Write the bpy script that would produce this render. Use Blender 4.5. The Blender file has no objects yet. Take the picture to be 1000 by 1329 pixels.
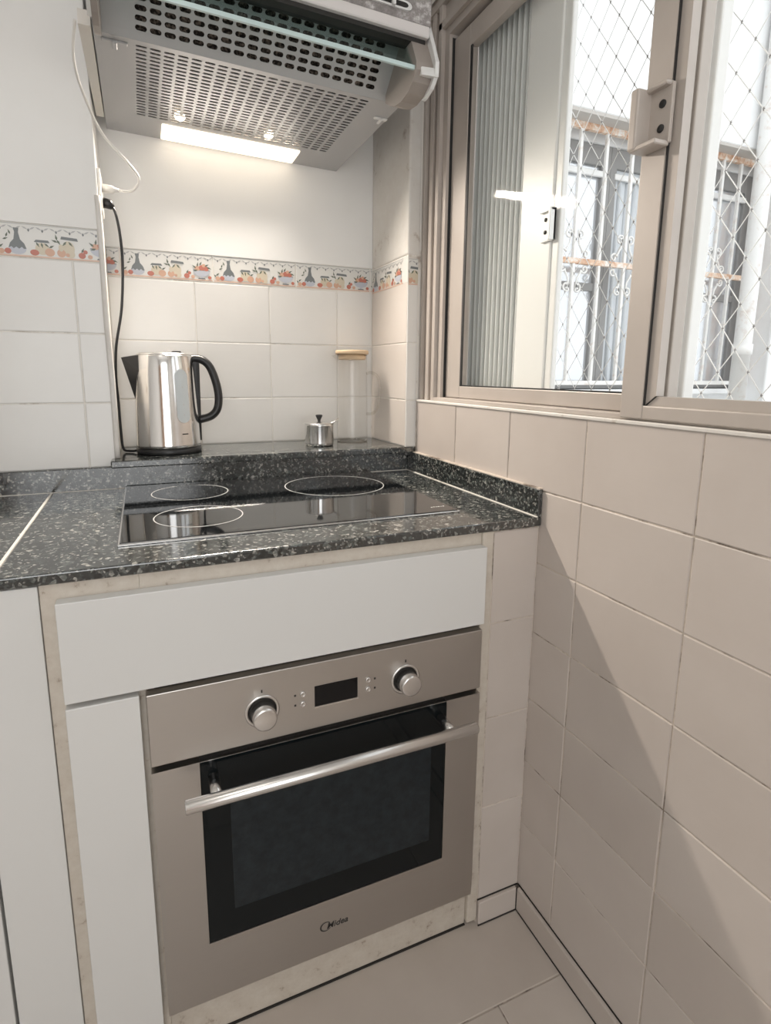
import bpy, bmesh, math, random
from mathutils import Vector, Matrix
random.seed(7)
PI = math.pi
SC = bpy.context.scene
COL = SC.collection

# ------------------------------------------------------------------ camera
cam_d = bpy.data.cameras.new('camera')
cam = bpy.data.objects.new('camera', cam_d); COL.objects.link(cam)
F_PX, PCX, PCY = 720.62, 487.98, 615.55
cam_d.sensor_fit = 'AUTO'; cam_d.sensor_width = 36.0
cam_d.lens = F_PX * 36.0 / 1329.0
cam_d.shift_x = (500 - PCX) / 1329.0
cam_d.shift_y = (PCY - 664.5) / 1329.0
cam_d.clip_start = 0.02
YAW, PITCH, ROLL = -0.39665, -0.17964, 0.00683
fw = Vector((-math.sin(YAW) * math.cos(PITCH), math.cos(YAW) * math.cos(PITCH), math.sin(PITCH)))
rt = Vector((math.cos(YAW), math.sin(YAW), 0)); up = rt.cross(fw)
r2 = math.cos(ROLL) * rt + math.sin(ROLL) * up; u2 = -math.sin(ROLL) * rt + math.cos(ROLL) * up
m = Matrix.Identity(4)
for i in range(3):
    m[i][0] = r2[i]; m[i][1] = u2[i]; m[i][2] = -fw[i]
m.translation = Vector((-0.70822, -0.85412, 1.17885))
cam.matrix_world = m
SC.camera = cam

# ------------------------------------------------------------------ view, world, large lights
SC.view_settings.view_transform = 'Standard'
SC.view_settings.look = 'None'
SC.view_settings.gamma = 1.0
SC.view_settings.use_curve_mapping = False
SC.view_settings.exposure = 0.60

world = bpy.data.worlds.new('hazy_sky'); SC.world = world
world.use_nodes = True
bg = world.node_tree.nodes['Background']
bg.inputs['Color'].default_value = (0.95, 0.975, 1.0, 1)
bg.inputs['Strength'].default_value = 1.15

def area_light(name, loc, rot, sx, sy, power, color):
    d = bpy.data.lights.new(name, 'AREA'); d.shape = 'RECTANGLE'; d.size = sx; d.size_y = sy
    d.energy = power; d.color = color
    o = bpy.data.objects.new(name, d); COL.objects.link(o)
    o.location = loc; o.rotation_euler = rot
    return o
# ambient light from behind, set at the unseen rear opening, plus an overhead fill
area_light('rear_daylight', (-.98, -2.52, 1.35), (PI / 2, 0, 0), 1.2, 1.9, 8.5, (1.0, 0.98, 0.95))
area_light('ceiling_fill_light', (-1.25, -1.1, 2.50), (0, 0, 0), 0.5, 0.5, 3, (1.0, 0.93, 0.84))  # added fill for the ambient light, no lamp fixture here
por = area_light('window_daylight', (0.16, -0.18, 1.55), (0, PI / 2, 0), 1.0, 1.45, 1, (1, 1, 1))
por.data.cycles.is_portal = True

# ------------------------------------------------------------------ materials
MATS = {}
def mat(name, color=(.8, .8, .8), rough=.5, metal=0, spec=.5, **kw):
    if name in MATS: return MATS[name]
    mt = bpy.data.materials.new(name); mt.use_nodes = True
    b = mt.node_tree.nodes['Principled BSDF']
    b.inputs['Base Color'].default_value = (*color, 1)
    b.inputs['Roughness'].default_value = rough
    b.inputs['Metallic'].default_value = metal
    b.inputs['Specular IOR Level'].default_value = spec
    if 'coat' in kw: b.inputs['Coat Weight'].default_value = kw['coat']
    if 'emit' in kw:
        b.inputs['Emission Color'].default_value = (*kw['emit'][0], 1)
        b.inputs['Emission Strength'].default_value = kw['emit'][1]
    MATS[name] = mt
    return mt
def N(mt, typ, **kw):
    n = mt.node_tree.nodes.new(typ)
    for k, v in kw.items():
        if k in n.inputs: n.inputs[k].default_value = v
        else: setattr(n, k, v)
    return n
def L(mt, a, b): mt.node_tree.links.new(a, b)
def coords(mt, scale=(1, 1, 1)):
    t = N(mt, 'ShaderNodeTexCoord'); mp = N(mt, 'ShaderNodeMapping')
    mp.inputs['Scale'].default_value = scale
    g = N(mt, 'ShaderNodeNewGeometry')
    L(mt, g.outputs['Position'], mp.inputs['Vector'])
    return mp.outputs['Vector']
def ramp(mt, fac, stops, interp='LINEAR'):
    r = N(mt, 'ShaderNodeValToRGB'); r.color_ramp.interpolation = interp
    e = r.color_ramp.elements
    while len(e) < len(stops): e.new(0.5)
    for el, (p, c) in zip(e, stops):
        el.position = p; el.color = (*c, 1)
    L(mt, fac, r.inputs['Fac'])
    return r.outputs['Color']
def bsdf(mt): return mt.node_tree.nodes['Principled BSDF']
def noise(mt, vec, scale, detail=4, rough=.55):
    n = N(mt, 'ShaderNodeTexNoise', Scale=scale, Detail=detail, Roughness=rough)
    L(mt, vec, n.inputs['Vector'])
    return n.outputs['Fac']
def bump(mt, h, strength=.2, dist=.002):
    b = N(mt, 'ShaderNodeBump', Strength=strength, Distance=dist)
    L(mt, h, b.inputs['Height']); L(mt, b.outputs['Normal'], bsdf(mt).inputs['Normal'])

def tile_mat(name, c1, c2, rough):
    mt = mat(name, c1, rough)
    v = coords(mt)
    f = noise(mt, v, 5, 5)
    oi = N(mt, 'ShaderNodeObjectInfo')
    add = N(mt, 'ShaderNodeMath', operation='MULTIPLY_ADD')
    L(mt, oi.outputs['Random'], add.inputs[0]); add.inputs[1].default_value = .35; L(mt, f, add.inputs[2])
    L(mt, ramp(mt, add.outputs[0], [(.35, c1), (.95, c2)]), bsdf(mt).inputs['Base Color'])
    v2 = coords(mt, (1, 1, 6))
    bump(mt, noise(mt, v2, 14, 3), .10, .002)
    return mt
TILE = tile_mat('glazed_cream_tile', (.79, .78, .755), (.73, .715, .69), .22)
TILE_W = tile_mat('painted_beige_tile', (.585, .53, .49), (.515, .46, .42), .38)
TILE_P = tile_mat('beige_pilaster_tile', (.67, .62, .575), (.60, .545, .50), .3)  # intermediate beige for the recess side of the pilaster
TILE_F = tile_mat('floor_tile', (.60, .545, .50), (.50, .445, .40), .40)

def grout_mat(name, light, dark, lo, hi):
    mt = mat(name, light, .85)
    v = coords(mt)
    L(mt, ramp(mt, noise(mt, v, 9, 5, .7), [(lo, light), (hi, dark)]), bsdf(mt).inputs['Base Color'])
    return mt
GROUT = grout_mat('tile_grout', (.80, .77, .72), (.40, .34, .29), .56, .70)
GROUT_W = grout_mat('stained_grout', (.62, .55, .48), (.10, .075, .055), .50, .64)
GROUT_F = grout_mat('floor_grout', (.50, .44, .39), (.06, .045, .035), .48, .60)

PAINT = mat('white_wall_paint', (.80, .79, .77), .55)
v = coords(PAINT); bump(PAINT, noise(PAINT, v, 30, 4), .08, .003)
L(PAINT, ramp(PAINT, noise(PAINT, v, 3, 4), [(.3, (.87, .865, .85)), (.8, (.81, .80, .78))]), bsdf(PAINT).inputs['Base Color'])
PAINT_D = mat('aged_wall_paint', (.70, .67, .63), .6)
v = coords(PAINT_D)
L(PAINT_D, ramp(PAINT_D, noise(PAINT_D, v, 14, 6, .7), [(.30, (.74, .72, .69)), (.62, (.68, .65, .61)), (.72, (.45, .39, .34))]), bsdf(PAINT_D).inputs['Base Color'])
CEIL = mat('ceiling_paint', (.85, .84, .82), .7)

# granite
GRAN = mat('dark_speckled_granite', (.03, .035, .035), .10)
bsdf_ior = lambda mt, i: setattr(mt.node_tree.nodes['Principled BSDF'].inputs['IOR'], 'default_value', i)
bsdf_ior(GRAN, 2.05)
v = coords(GRAN)
vo = N(GRAN, 'ShaderNodeTexVoronoi', Scale=165.0); L(GRAN, v, vo.inputs['Vector'])
vo2 = N(GRAN, 'ShaderNodeTexVoronoi', Scale=330.0); L(GRAN, v, vo2.inputs['Vector'])
n1 = noise(GRAN, v, 60, 5, .7)
sep = N(GRAN, 'ShaderNodeSeparateColor'); L(GRAN, vo.outputs['Color'], sep.inputs[0])
sep2 = N(GRAN, 'ShaderNodeSeparateColor'); L(GRAN, vo2.outputs['Color'], sep2.inputs[0])
c1 = ramp(GRAN, sep.outputs[0], [(0, (.006, .008, .009)), (.46, (.022, .028, .029)), (.70, (.075, .088, .085)), (.86, (.18, .19, .175)), (.955, (.38, .37, .34))], 'CONSTANT')
c2 = ramp(GRAN, sep2.outputs[1], [(0, (.010, .012, .013)), (.55, (.05, .058, .056)), (.90, (.38, .37, .34))], 'CONSTANT')
mx = N(GRAN, 'ShaderNodeMix', data_type='RGBA')
L(GRAN, ramp(GRAN, n1, [(.42, (0, 0, 0)), (.58, (.75, .75, .75))]), mx.inputs['Factor'])
L(GRAN, c1, mx.inputs['A']); L(GRAN, c2, mx.inputs['B'])
L(GRAN, mx.outputs['Result'], bsdf(GRAN).inputs['Base Color'])
L(GRAN, ramp(GRAN, noise(GRAN, v, 120, 3), [(.3, (.06, .06, .06)), (.8, (.22, .22, .22))]), bsdf(GRAN).inputs['Roughness'])

def steel_mat(name, color, rough, stretch, amount=.12):
    mt = mat(name, color, rough, 1.0)
    v = coords(mt, stretch)
    f = noise(mt, v, 40, 4, .6)
    r = N(mt, 'ShaderNodeMapRange'); L(mt, f, r.inputs['Value'])
    r.inputs['To Min'].default_value = rough - amount; r.inputs['To Max'].default_value = rough + amount
    L(mt, r.outputs[0], bsdf(mt).inputs['Roughness'])
    return mt
STEEL = steel_mat('brushed_oven_steel', (.52, .495, .47), .36, (.4, 8, 14))
STEEL_K = mat('polished_kettle_steel', (.80, .79, .78), .14, 1.0)
CHROME = mat('satin_chrome', (.70, .69, .68), .26, 1.0)
HOODM = mat('grey_hood_enamel', (.47, .47, .475), .46, .25)
HOODW = mat('hood_white_plastic', (.70, .70, .69), .4)
HOODG = mat('hood_taupe_plastic', (.30, .265, .24), .45)
LAM = mat('white_laminate', (.66, .66, .65), .22)
LAMEDGE = mat('white_laminate_edge', (.72, .69, .64), .5)
CREAM = mat('stained_cream_frame', (.66, .62, .55), .5)
v = coords(CREAM)
L(CREAM, ramp(CREAM, noise(CREAM, v, 34, 6, .75), [(.30, (.60, .555, .49)), (.60, (.53, .475, .41)), (.72, (.24, .175, .125))]), bsdf(CREAM).inputs['Base Color'])
BLACK = mat('black_plastic', (.016, .016, .017), .35)
BLACKM = mat('black_rubber', (.02, .02, .02), .6)
DARK = mat('dark_cavity', (.02, .018, .016), .7)
CERAM = mat('black_ceramic_glass', (.006, .007, .008), .045, 0, .6)
bsdf_ior(CERAM, 1.9)
OVENG = mat('oven_door_glass', (.005, .007, .008), .05, 0, .22)
DISP = mat('black_display_glass', (.005, .005, .006), .08, 0, .25)
OVENI = mat('oven_inner_window', (.020, .026, .031), .16, 0, .3)
v = coords(OVENI); L(OVENI, ramp(OVENI, noise(OVENI, v, 45, 5, .7), [(.35, (.010, .014, .017)), (.75, (.020, .027, .032))]), bsdf(OVENI).inputs['Base Color'])
ALU = mat('warm_grey_aluminium', (.55, .505, .465), .45, .1)
v = coords(ALU); L(ALU, ramp(ALU, noise(ALU, v, 7, 4), [(.3, (.52, .47, .43)), (.8, (.45, .40, .36))]), bsdf(ALU).inputs['Base Color'])
ALUW = mat('white_frame_enamel', (.87, .87, .86), .4)
RIB = mat('ribbed_white_pvc', (.80, .81, .80), .4)
_t = N(RIB, 'ShaderNodeBsdfTranslucent'); _t.inputs['Color'].default_value = (.80, .81, .80, 1)
_m = N(RIB, 'ShaderNodeMixShader'); _m.inputs[0].default_value = .12
L(RIB, bsdf(RIB).outputs[0], _m.inputs[1]); L(RIB, _t.outputs[0], _m.inputs[2])
L(RIB, _m.outputs[0], [n for n in RIB.node_tree.nodes if n.type == 'OUTPUT_MATERIAL'][0].inputs['Surface'])
WHITEP = mat('white_plastic', (.80, .78, .74), .4)
WOOD = mat('light_bamboo', (.62, .45, .29), .5)
v = coords(WOOD, (3, 3, 40)); L(WOOD, ramp(WOOD, noise(WOOD, v, 8, 3), [(.3, (.68, .52, .35)), (.8, (.52, .36, .22))]), bsdf(WOOD).inputs['Base Color'])
DOORW = mat('varnished_door_wood', (.46, .25, .12), .35)
GLOW = mat('lamp_diffuser_glow', (.9, .85, .75), .5, emit=((1.0, .86, .68), 1.15))
BULB = mat('lamp_bulb_glow', (1, .9, .8), .3, emit=((1.0, .84, .62), 6.0))
FILT = mat('aluminium_filter_mesh', (.30, .25, .21), .5, .6)
v = coords(FILT); L(FILT, ramp(FILT, noise(FILT, v, 160, 3), [(.44, (.03, .025, .022)), (.70, (.28, .23, .19))]), bsdf(FILT).inputs['Base Color'])
RINGM = mat('printed_ring_grey', (.55, .55, .54), .4)
MARK = mat('printed_white_mark', (.75, .75, .74), .5)
INK = mat('printed_dark_ink', (.03, .03, .03), .5)
STICK = mat('dark_mottled_hood_front', (.3, .28, .27), .25)
v = coords(STICK); L(STICK, ramp(STICK, noise(STICK, v, 38, 6, .7), [(.35, (.16, .145, .14)), (.55, (.30, .28, .275)), (.68, (.62, .60, .60))]), bsdf(STICK).inputs['Base Color'])
STRIP = mat('hood_pale_strip', (.66, .63, .62), .4)
OUTW = mat('outside_white_render', (.86, .87, .88), .8)
v = coords(OUTW); L(OUTW, ramp(OUTW, noise(OUTW, v, 2.2, 6, .65), [(.40, (.88, .89, .90)), (.75, (.74, .74, .73))]), bsdf(OUTW).inputs['Base Color'])
OUTS = mat('outside_grey_soffit', (.52, .49, .46), .8)
RUST = mat('rusty_white_iron', (.75, .62, .52), .7)
v = coords(RUST); L(RUST, ramp(RUST, noise(RUST, v, 24, 6, .7), [(.38, (.82, .79, .75)), (.52, (.72, .50, .36)), (.70, (.42, .17, .09))]), bsdf(RUST).inputs['Base Color'])
IRON = mat('white_painted_iron', (.84, .83, .81), .45)
v = coords(IRON); L(IRON, ramp(IRON, noise(IRON, v, 18, 5, .7), [(.55, (.84, .83, .81)), (.75, (.66, .56, .49))]), bsdf(IRON).inputs['Base Color'])
OUTFR = mat('grey_window_frame', (.30, .295, .29), .5)
OUTGL = mat('sky_mirroring_pane', (.74, .76, .79), .10, .5)
CURT = mat('pale_curtain', (.70, .73, .76), .8)
NETM = mat('white_net_cord', (.92, .91, .90), .6)
KNOTM = mat('grey_net_knot', (.32, .31, .31), .6)
GROUND = mat('patio_concrete', (.55, .54, .52), .9)

def thin_glass(name, tint, refl_ior=1.35, rough=0.0, power=5.0):
    mt = bpy.data.materials.new(name); mt.use_nodes = True
    nt = mt.node_tree; nt.nodes.clear()
    out = nt.nodes.new('ShaderNodeOutputMaterial'); mix = nt.nodes.new('ShaderNodeMixShader')
    tr = nt.nodes.new('ShaderNodeBsdfTransparent'); tr.inputs[0].default_value = (*tint, 1)
    gl = nt.nodes.new('ShaderNodeBsdfGlossy'); gl.inputs['Roughness'].default_value = rough
    f0 = ((refl_ior - 1) / (refl_ior + 1)) ** 2
    lw = nt.nodes.new('ShaderNodeLayerWeight'); lw.inputs['Blend'].default_value = .5
    pw_ = nt.nodes.new('ShaderNodeMath'); pw_.operation = 'POWER'; pw_.inputs[1].default_value = power
    ma = nt.nodes.new('ShaderNodeMath'); ma.operation = 'MULTIPLY_ADD'; ma.inputs[1].default_value = 1 - f0; ma.inputs[2].default_value = f0
    nt.links.new(lw.outputs['Facing'], pw_.inputs[0]); nt.links.new(pw_.outputs[0], ma.inputs[0])
    nt.links.new(ma.outputs[0], mix.inputs[0]); nt.links.new(tr.outputs[0], mix.inputs[1]); nt.links.new(gl.outputs[0], mix.inputs[2])
    nt.links.new(mix.outputs[0], out.inputs[0])
    MATS[name] = mt
    return mt
PANE = thin_glass('clear_window_glass', (.985, .99, .985), 1.06, 0.0, 7.0)
CARAFE = thin_glass('clear_carafe_glass', (.985, .982, .975), 1.45)
VISOR = thin_glass('tinted_visor_glass', (.70, .80, .80), 1.55, .02)
LEVEL = mat('milky_level_gauge', (.62, .66, .67), .2)

# ------------------------------------------------------------------ mesh helpers
def link(o, parent=None):
    COL.objects.link(o)
    if parent is not None: o.parent = parent
    return o
def tag(o, label, cat, group=None, kind=None):
    if label: o['label'] = label
    if cat: o['category'] = cat
    if group: o['group'] = group
    if kind: o['kind'] = kind
    return o
class MB:
    """collects geometry for one mesh"""
    def __init__(s): s.bm = bmesh.new(); s.mi = 0
    def _f(s, vs, smooth=False):
        try: f = s.bm.faces.new(vs)
        except ValueError: return None
        f.material_index = s.mi; f.smooth = smooth
        return f
    def box(s, x0, x1, y0, y1, z0, z1, bevel=0, seg=2):
        b = bmesh.new()
        vs = [b.verts.new((x, y, z)) for x in (x0, x1) for y in (y0, y1) for z in (z0, z1)]
        for q in ((0, 1, 3, 2), (4, 6, 7, 5), (0, 4, 5, 1), (2, 3, 7, 6), (0, 2, 6, 4), (1, 5, 7, 3)):
            b.faces.new([vs[i] for i in q])
        if bevel:
            bmesh.ops.bevel(b, geom=b.edges[:], offset=bevel, segments=seg, profile=.5, affect='EDGES')
        s.absorb(b); return s
    def absorb(s, b, mtx=None, smooth=None):
        mp = {}
        for v in b.verts: mp[v] = s.bm.verts.new(mtx @ v.co if mtx else v.co)
        for f in b.faces:
            s._f([mp[v] for v in f.verts], f.smooth if smooth is None else smooth)
        b.free()
    def prism(s, poly, axis, a, b_, smooth=False):
        """polygon in the two other axes extruded along axis from a to b"""
        def P(p, t):
            if axis == 'x': return (t, p[0], p[1])
            if axis == 'y': return (p[0], t, p[1])
            return (p[0], p[1], t)
        A = [s.bm.verts.new(P(p, a)) for p in poly]; B = [s.bm.verts.new(P(p, b_)) for p in poly]
        n = len(poly)
        s._f(A); s._f(B[::-1])
        for i in range(n): s._f([A[i], A[(i + 1) % n], B[(i + 1) % n], B[i]], smooth)
        return s
    def lathe(s, prof, c, seg=40, axis='z', closed=False):
        """profile list of (r, h) turned round an axis through c"""
        rings = []
        for r, h in prof:
            ring = []
            for k in range(seg):
                a = 2 * PI * k / seg
                if axis == 'z': co = (c[0] + r * math.cos(a), c[1] + r * math.sin(a), c[2] + h)
                elif axis == 'y': co = (c[0] + r * math.cos(a), c[1] + h, c[2] + r * math.sin(a))
                else: co = (c[0] + h, c[1] + r * math.cos(a), c[2] + r * math.sin(a))
                ring.append(s.bm.verts.new(co))
            rings.append(ring)
        for A, B in zip(rings, rings[1:] + ([rings[0]] if closed else [])):
            for k in range(seg):
                s._f([A[k], A[(k + 1) % seg], B[(k + 1) % seg], B[k]], True)
        if not closed:
            if prof[0][0] > 1e-6: s._f(rings[0][::-1])
            if prof[-1][0] > 1e-6: s._f(rings[-1])
        return s
    def tube(s, pts, r, seg=8, cap=True, flat=None):
        """tube of radius r (or list) along points; flat=(a,b) elliptic section: a in the bend plane, b across"""
        pts = [Vector(p) for p in pts]; n = len(pts); rings = []
        ref = None
        for i, p in enumerate(pts):
            t = (pts[min(i + 1, n - 1)] - pts[max(i - 1, 0)]).normalized()
            if ref is None:
                ref = Vector((0, 1, 0)) if abs(t.y) < .9 else Vector((1, 0, 0))
            u = (ref - t * ref.dot(t)).normalized(); w = t.cross(u); ref = u
            rr = r[i] if isinstance(r, (list, tuple)) else r
            ra, rb = (flat[0], flat[1]) if flat else (rr, rr)
            rings.append([s.bm.verts.new(p + u * rb * math.cos(2 * PI * k / seg) + w * ra * math.sin(2 * PI * k / seg)) for k in range(seg)])
        for A, B in zip(rings, rings[1:]):
            for k in range(seg): s._f([A[k], A[(k + 1) % seg], B[(k + 1) % seg], B[k]], True)
        if cap: s._f(rings[0][::-1]); s._f(rings[-1])
        return s
    def hull(s, pts):
        b = bmesh.new()
        for p in pts: b.verts.new(p)
        r = bmesh.ops.convex_hull(b, input=b.verts[:])
        dead = [e for e in r['geom_interior'] if isinstance(e, bmesh.types.BMVert)]
        bmesh.ops.delete(b, geom=dead, context='VERTS')
        s.absorb(b); return s
    def poly(s, pts):
        return s._f([s.bm.verts.new(p) for p in pts])
    def mesh(s, name, mats):
        bmesh.ops.recalc_face_normals(s.bm, faces=s.bm.faces[:])
        me = bpy.data.meshes.new(name); s.bm.to_mesh(me); s.bm.free()
        for q in (mats if isinstance(mats, (list, tuple)) else [mats]): me.materials.append(q)
        return me
    def build(s, name, mats, parent=None):
        return link(bpy.data.objects.new(name, s.mesh(name, mats)), parent)
def empty(name, loc=(0, 0, 0)):
    o = bpy.data.objects.new(name, None); o.empty_display_size = .05; COL.objects.link(o); o.location = loc
    return o
def part(name, mb, mats, parent):
    """a part built in world coordinates under an Empty that is not at the origin"""
    o = mb.build(name, mats, parent)
    pw = Vector((0, 0, 0)); q = parent
    while q is not None: pw += q.location; q = q.parent
    o.data.transform(Matrix.Translation(-pw))
    return o
def smooth_curve(pts, k=6):
    pts = [Vector(p) for p in pts]; out = []
    for i in range(len(pts) - 1):
        p0 = pts[max(i - 1, 0)]; p1 = pts[i]; p2 = pts[i + 1]; p3 = pts[min(i + 2, len(pts) - 1)]
        for j in range(k):
            t = j / k
            out.append(.5 * ((2 * p1) + (p2 - p0) * t + (2 * p0 - 5 * p1 + 4 * p2 - p3) * t * t + (3 * p1 - p0 - 3 * p2 + p3) * t ** 3))
    out.append(pts[-1]); return out

# ------------------------------------------------------------------ tiles
TM = {}
def tile_mesh(w, h, mt, t=.005):
    key = (round(w, 4), round(h, 4), mt.name)
    if key not in TM:
        b = MB(); c = .0016; g = .0009
        R = []
        for (e, y) in ((0, t), (0, g), (c, 0)):
            R.append([b.bm.verts.new((sx * (w / 2 - e), y, sz * (h / 2 - e))) for sx, sz in ((-1, -1), (1, -1), (1, 1), (-1, 1))])
        for A, B in zip(R, R[1:]):
            for k in range(4): b._f([A[k], A[(k + 1) % 4], B[(k + 1) % 4], B[k]])
        b._f(R[2]); b._f(R[0][::-1])
        TM[key] = b.mesh('tile', mt)
    return TM[key]
GAP = .0024
def tile(parent, facing, c, w, h, mt, name='tile', jit=.0004):
    o = link(bpy.data.objects.new(name, tile_mesh(w - GAP, h - GAP, mt)), parent)
    o.location = c
    rz = {'-y': 0, '-x': -PI / 2, '+x': PI / 2}.get(facing, 0)
    j = [random.uniform(-jit, jit) * 9 for _ in range(3)]
    o.rotation_euler = (j[0], j[1] * .4, rz + j[2] * .6) if facing != 'up' else (-PI / 2, 0, 0)
    return o

# ================================================================== SETTING
floor = MB().box(-2.3, 0.15, -2.7, .95, -.06, -.0012).build('floor', GROUT_F)
tag(floor, 'beige tiled kitchen floor in front of the oven', 'floor', kind='structure')
# floor tiles: rows along x, running bond
fy = [(-.155, .205, -.62), (-.515, -.155, -.157), (-.875, -.515, -.62), (-1.235, -.875, -.157)]
for y0, y1, xj in fy:
    for k in range(-4, 3):
        x0 = xj + .62 * k; x1 = x0 + .62
        x0 = max(x0, -2.1); x1 = min(x1, -.001)
        if x1 - x0 < .03: continue
        tile(floor, 'up', ((x0 + x1) / 2, (y0 + y1) / 2, 0), x1 - x0, y1 - y0, TILE_F, jit=0)

ceiling = MB().box(-2.35, 0.15, -2.75, .95, 2.62, 2.72).build('ceiling', CEIL)
tag(ceiling, 'white painted kitchen ceiling', 'ceiling', kind='structure')
wall_left = MB().box(-2.35, -2.2, -2.75, .95, 0, 2.62).build('wall_left', PAINT)
tag(wall_left, 'plain white wall on the left beyond the frame', 'wall', kind='structure')
b = MB()
b.box(-2.2, -1.6, -2.75, -2.6, 0, 2.62).box(-.35, .15, -2.75, -2.6, 0, 2.62).box(-1.6, -.35, -2.75, -2.6, 2.35, 2.62)
b.box(-1.6, -.35, -2.75, -2.6, 0, .35)
wall_rear = b.build('wall_rear', PAINT)
tag(wall_rear, 'white wall behind the camera with a wide opening', 'wall', kind='structure')
d2 = MB().box(-2.17, -1.65, -2.598, -2.56, 0, 2.1, .004).build('door_1', DOORW)
tag(d2, 'brown varnished wooden door behind the camera', 'door', kind='structure')

# ---- back wall: recess behind the cooktop, wall block to its left
YR, YLW, XL, XP = .8035, .595, -.772, -.0316
b = MB()
b.box(XL - .001, 0.15, YR + .0015, .95, 0, 2.62)
b.box(-2.2, XL, YLW + .0015, .95, 0, 2.62)
wall_back = b.build('wall_back', [GROUT])
tag(wall_back, 'back wall with cream tiles, fruit border and a recess behind the cooktop', 'wall', kind='structure')
# painted plaster above the border, part of the same wall
MB().box(XL, XP, YR - .001, YR + .003, 1.4953, 2.62).build('plaster', PAINT, wall_back)
MB().box(-2.2, XL + .001, YLW - .0015, YLW + .003, 1.489, 2.62, .001, 1).build('plaster', PAINT, wall_back)
MB().box(XL - .003, XL + .0015, YLW, YR, 1.4953, 2.62).build('plaster', PAINT, wall_back)
# recess back tiles
xs = [XL, -.5579, -.3521, -.1463, XP]
zs = [.975, 1.1062, 1.2624, 1.4225]
for i in range(4):
    for j in range(3):
        tile(wall_back, '-y', ((xs[i] + xs[i + 1]) / 2, YR, (zs[j] + zs[j + 1]) / 2), xs[i + 1] - xs[i], zs[j + 1] - zs[j], TILE)
# recess left side tiles
for j in range(3):
    tile(wall_back, '+x', (XL, (YLW + .004 + YR) / 2, (zs[j] + zs[j + 1]) / 2), YR - YLW - .006, zs[j + 1] - zs[j], TILE)
# wall block left of the recess
zl = [.955, 1.107, 1.2635, 1.419]
xl = [-2.066, -1.8605, -1.6548, -1.449, -1.243, -1.037, -.8315, XL]
for i in range(7):
    for j in range(3):
        tile(wall_back, '-y', ((xl[i] + xl[i + 1]) / 2, YLW, (zl[j] + zl[j + 1]) / 2), xl[i + 1] - xl[i], zl[j + 1] - zl[j], TILE)
MB().tube(smooth_curve([(XL + .001, YLW - .001, .976), (XL + .002, YLW - .001, 1.15), (XL, YLW - .001, 1.30), (XL + .001, YLW, 1.45), (XL, YLW, 1.56)], 4), .0065, 8).build('edge_bead', PAINT_D, wall_back)

# ---- printed fruit border
PC = {'grey': (.17, .185, .19), 'lav': (.50, .52, .58), 'red': (.50, .17, .12), 'peach': (.62, .38, .27), 'cream': (.62, .55, .43),
      'green': (.12, .145, .105), 'pale': (.42, .42, .42), 'line': (.68, .48, .38)}
PKEYS = list(PC)
PRM = [mat('border_print_' + k, PC[k], .3) for k in PKEYS]
BTILE = tile_mat('glazed_border_tile', (.76, .75, .72), (.71, .70, .67), .2)
BW, BH = .2335, .0706
def ell(cu, cv, ru, rv, a0=0, a1=360, n=14):
    return [(cu + ru * math.cos(math.radians(a0 + (a1 - a0) * k / n)), cv + rv * math.sin(math.radians(a0 + (a1 - a0) * k / n))) for k in range(n + (0 if a1 - a0 >= 360 else 1))]
def leaf(cu, cv, l, ang, w=.35):
    a = math.radians(ang); c, s = math.cos(a), math.sin(a)
    return [(cu + x * c - y * s, cv + x * s + y * c) for x, y in ((-l, 0), (-l * .2, l * w), (l, 0), (-l * .2, -l * w))]
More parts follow.
